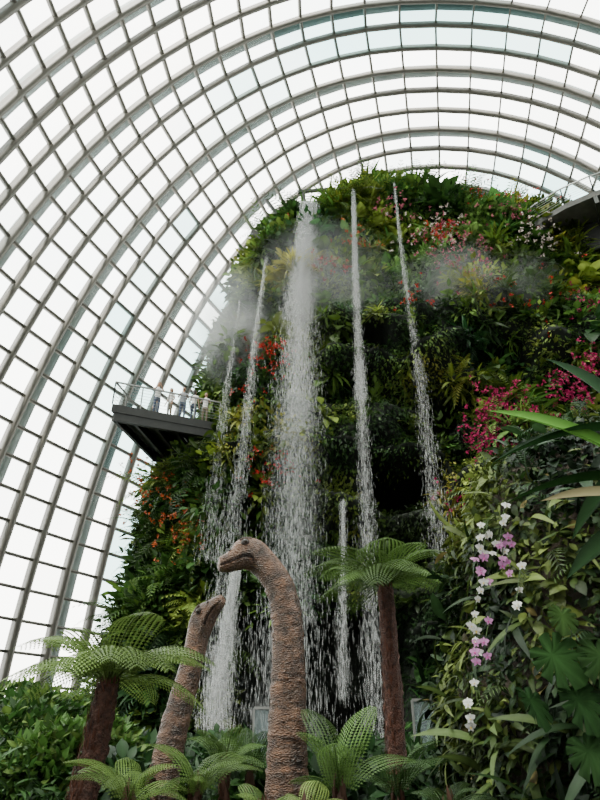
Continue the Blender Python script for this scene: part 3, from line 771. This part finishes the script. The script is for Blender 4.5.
bs=W(645,480,4.6)
V=[];F=[]; n=12
for i in range(9):
    z=bs[2]*i/8; r=.13-.05*i/8
    for k in range(n): V.append((bs[0]+.02*i+r*math.cos(k*2*math.pi/n),bs[1]+r*math.sin(k*2*math.pi/n),z))
for i in range(8):
    for k in range(n): F.append((i*n+k,i*n+(k+1)%n,(i+1)*n+(k+1)%n,(i+1)*n+k))
pydata('pseudostem',V,F,simple('banana_stem',(.04,.05,.02),.6,0,.3,6),banan,True)

# orchids
petal=leaf_tpl([.05,.30,.36,.24,.01],.12)
orc=empty('orchid_spray'); B=Batch(); BS=Batch()
def orchid(p,s,col,lip):
    fz=norm(A([rng.normal()*.45-.15,-1,rng.normal()*.4+.05])[None])[0]
    x=norm(np.cross(A([0,0,1.]),fz)[None])[0]; y=np.cross(fz,x)
    for k,a in enumerate((90,162,18,234,306)):
        a=math.radians(a+rng.normal()*6); d=x*math.cos(a)+y*math.sin(a)+fz*.12
        B.add(petal,(p+fz*.002*k)[None],basis(d[None],fz[None]),s*(1.0 if k in(1,2) else .9),A(col),1.2 if k in(1,2) else .75)
    B.add(petal,(p+fz*.006)[None],basis((fz*.8-y*.7)[None],(y+fz)[None]),s*.5,A(lip),.9)
WH=(.62,.60,.57);PK=(.46,.19,.38);LP=(.38,.04,.2);YL=(.5,.38,.1)
trail=[((505,508),(497,560),8,WH),((502,535),(503,568),9,PK),((488,525),(482,560),5,WH),((480,560),(476,575),5,PK),((478,580),(474,650),8,WH),((475,640),(478,662),5,PK),((472,680),(472,730),5,WH),((520,575),(516,610),4,WH),((490,620),(486,640),2,PK)]
for (a,b_,k,c) in trail:
    for i in range(k):
        f=i/max(k-1,1); x=a[0]+(b_[0]-a[0])*f+rng.normal()*4; y=a[1]+(b_[1]-a[1])*f+rng.normal()*4
        orchid(W(x,y,5.15+rng.normal()*.04),.036+.016*rng.random(),A(c)*(.7+.35*rng.random()),LP if c is PK else YL)
    for i in range(14):
        f=i/14; p=W(a[0]+(b_[0]-a[0])*f,a[1]+(b_[1]-a[1])*f-4,5.2); q_=W(a[0]+(b_[0]-a[0])*(f+.08),a[1]+(b_[1]-a[1])*(f+.08)-4,5.2)
        BS.add(octa,((p+q_)/2)[None],basis((q_-p)[None],A([[0,-1.,0.1]])),.035,A([.06,.1,.03]),.2)
B.make('blooms',M_petal,orc); BS.make('stems',M_leaf,orc)

# glass screens by the pool at the foot
m,nt,out=new_mat('screen_glass'); N=nt.nodes
pr=N.new('ShaderNodeBsdfPrincipled'); pr.inputs['Base Color'].default_value=(.22,.27,.28,1); pr.inputs['Roughness'].default_value=.12; pr.inputs['Alpha'].default_value=.3
nt.links.new(pr.outputs[0],out.inputs[0]); M_scr=m
for (x0,x1,y0,y1,D) in[(412,436,700,770,13.),(254,270,708,760,14.)]:
    e=empty('glass_screen'); a=W(x0,y0,D);b=W(x1,y0,D); zt=a[2]; V=[];F=[]
    box_b(V,F,((a[0]+b[0])/2,D,zt/2),(b[0]-a[0],.03,zt)); pydata('pane',V,F,M_scr,e)
    V=[];F=[]
    for x in(a[0],b[0]): bar(V,F,(x,D,0),(x,D,zt),.04)
    bar(V,F,(a[0],D,zt),(b[0],D,zt),.05); pydata('frame',V,F,M_rail,e)

# ------------------------------------------------------------------ light
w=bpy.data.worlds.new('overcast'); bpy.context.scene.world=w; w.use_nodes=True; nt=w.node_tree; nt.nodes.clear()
o=nt.nodes.new('ShaderNodeOutputWorld'); bg=nt.nodes.new('ShaderNodeBackground'); tc=nt.nodes.new('ShaderNodeTexCoord'); nz=nt.nodes.new('ShaderNodeTexNoise'); nz.inputs['Scale'].default_value=2.5; nz.inputs['Detail'].default_value=4
rp=nt.nodes.new('ShaderNodeValToRGB'); rp.color_ramp.elements[0].position=.3; rp.color_ramp.elements[0].color=(.82,.91,.92,1); rp.color_ramp.elements[1].position=.6; rp.color_ramp.elements[1].color=(1,.985,.93,1)
nt.links.new(tc.outputs['Generated'],nz.inputs['Vector']); nt.links.new(nz.outputs['Fac'],rp.inputs['Fac'])
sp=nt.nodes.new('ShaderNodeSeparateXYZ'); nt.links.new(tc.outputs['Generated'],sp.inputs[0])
mr=nt.nodes.new('ShaderNodeMapRange'); mr.inputs['From Min'].default_value=-.7; mr.inputs['From Max'].default_value=.15; mr.inputs['To Min'].default_value=2.6; mr.inputs['To Max'].default_value=10.  # sky strength drops behind the camera, shaped to add contrast
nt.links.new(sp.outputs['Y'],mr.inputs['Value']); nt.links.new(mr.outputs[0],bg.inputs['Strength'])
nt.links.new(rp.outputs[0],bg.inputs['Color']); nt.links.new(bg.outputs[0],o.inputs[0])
sl=bpy.data.lights.new('sun','SUN'); sl.energy=11.; sl.angle=math.radians(16); sl.color=(1,.96,.86); so=link(bpy.data.objects.new('sun',sl)); so.rotation_euler=(math.radians(22),math.radians(-24),0)

cam=bpy.data.cameras.new('camera'); cam.sensor_fit='VERTICAL'; cam.sensor_height=24; cam.lens=24*FPX/800; cam.clip_end=500
co=link(bpy.data.objects.new('camera',cam)); co.location=(0,0,EYE); co.rotation_euler=(math.radians(90)+TH,0,0)
bpy.context.scene.camera=co
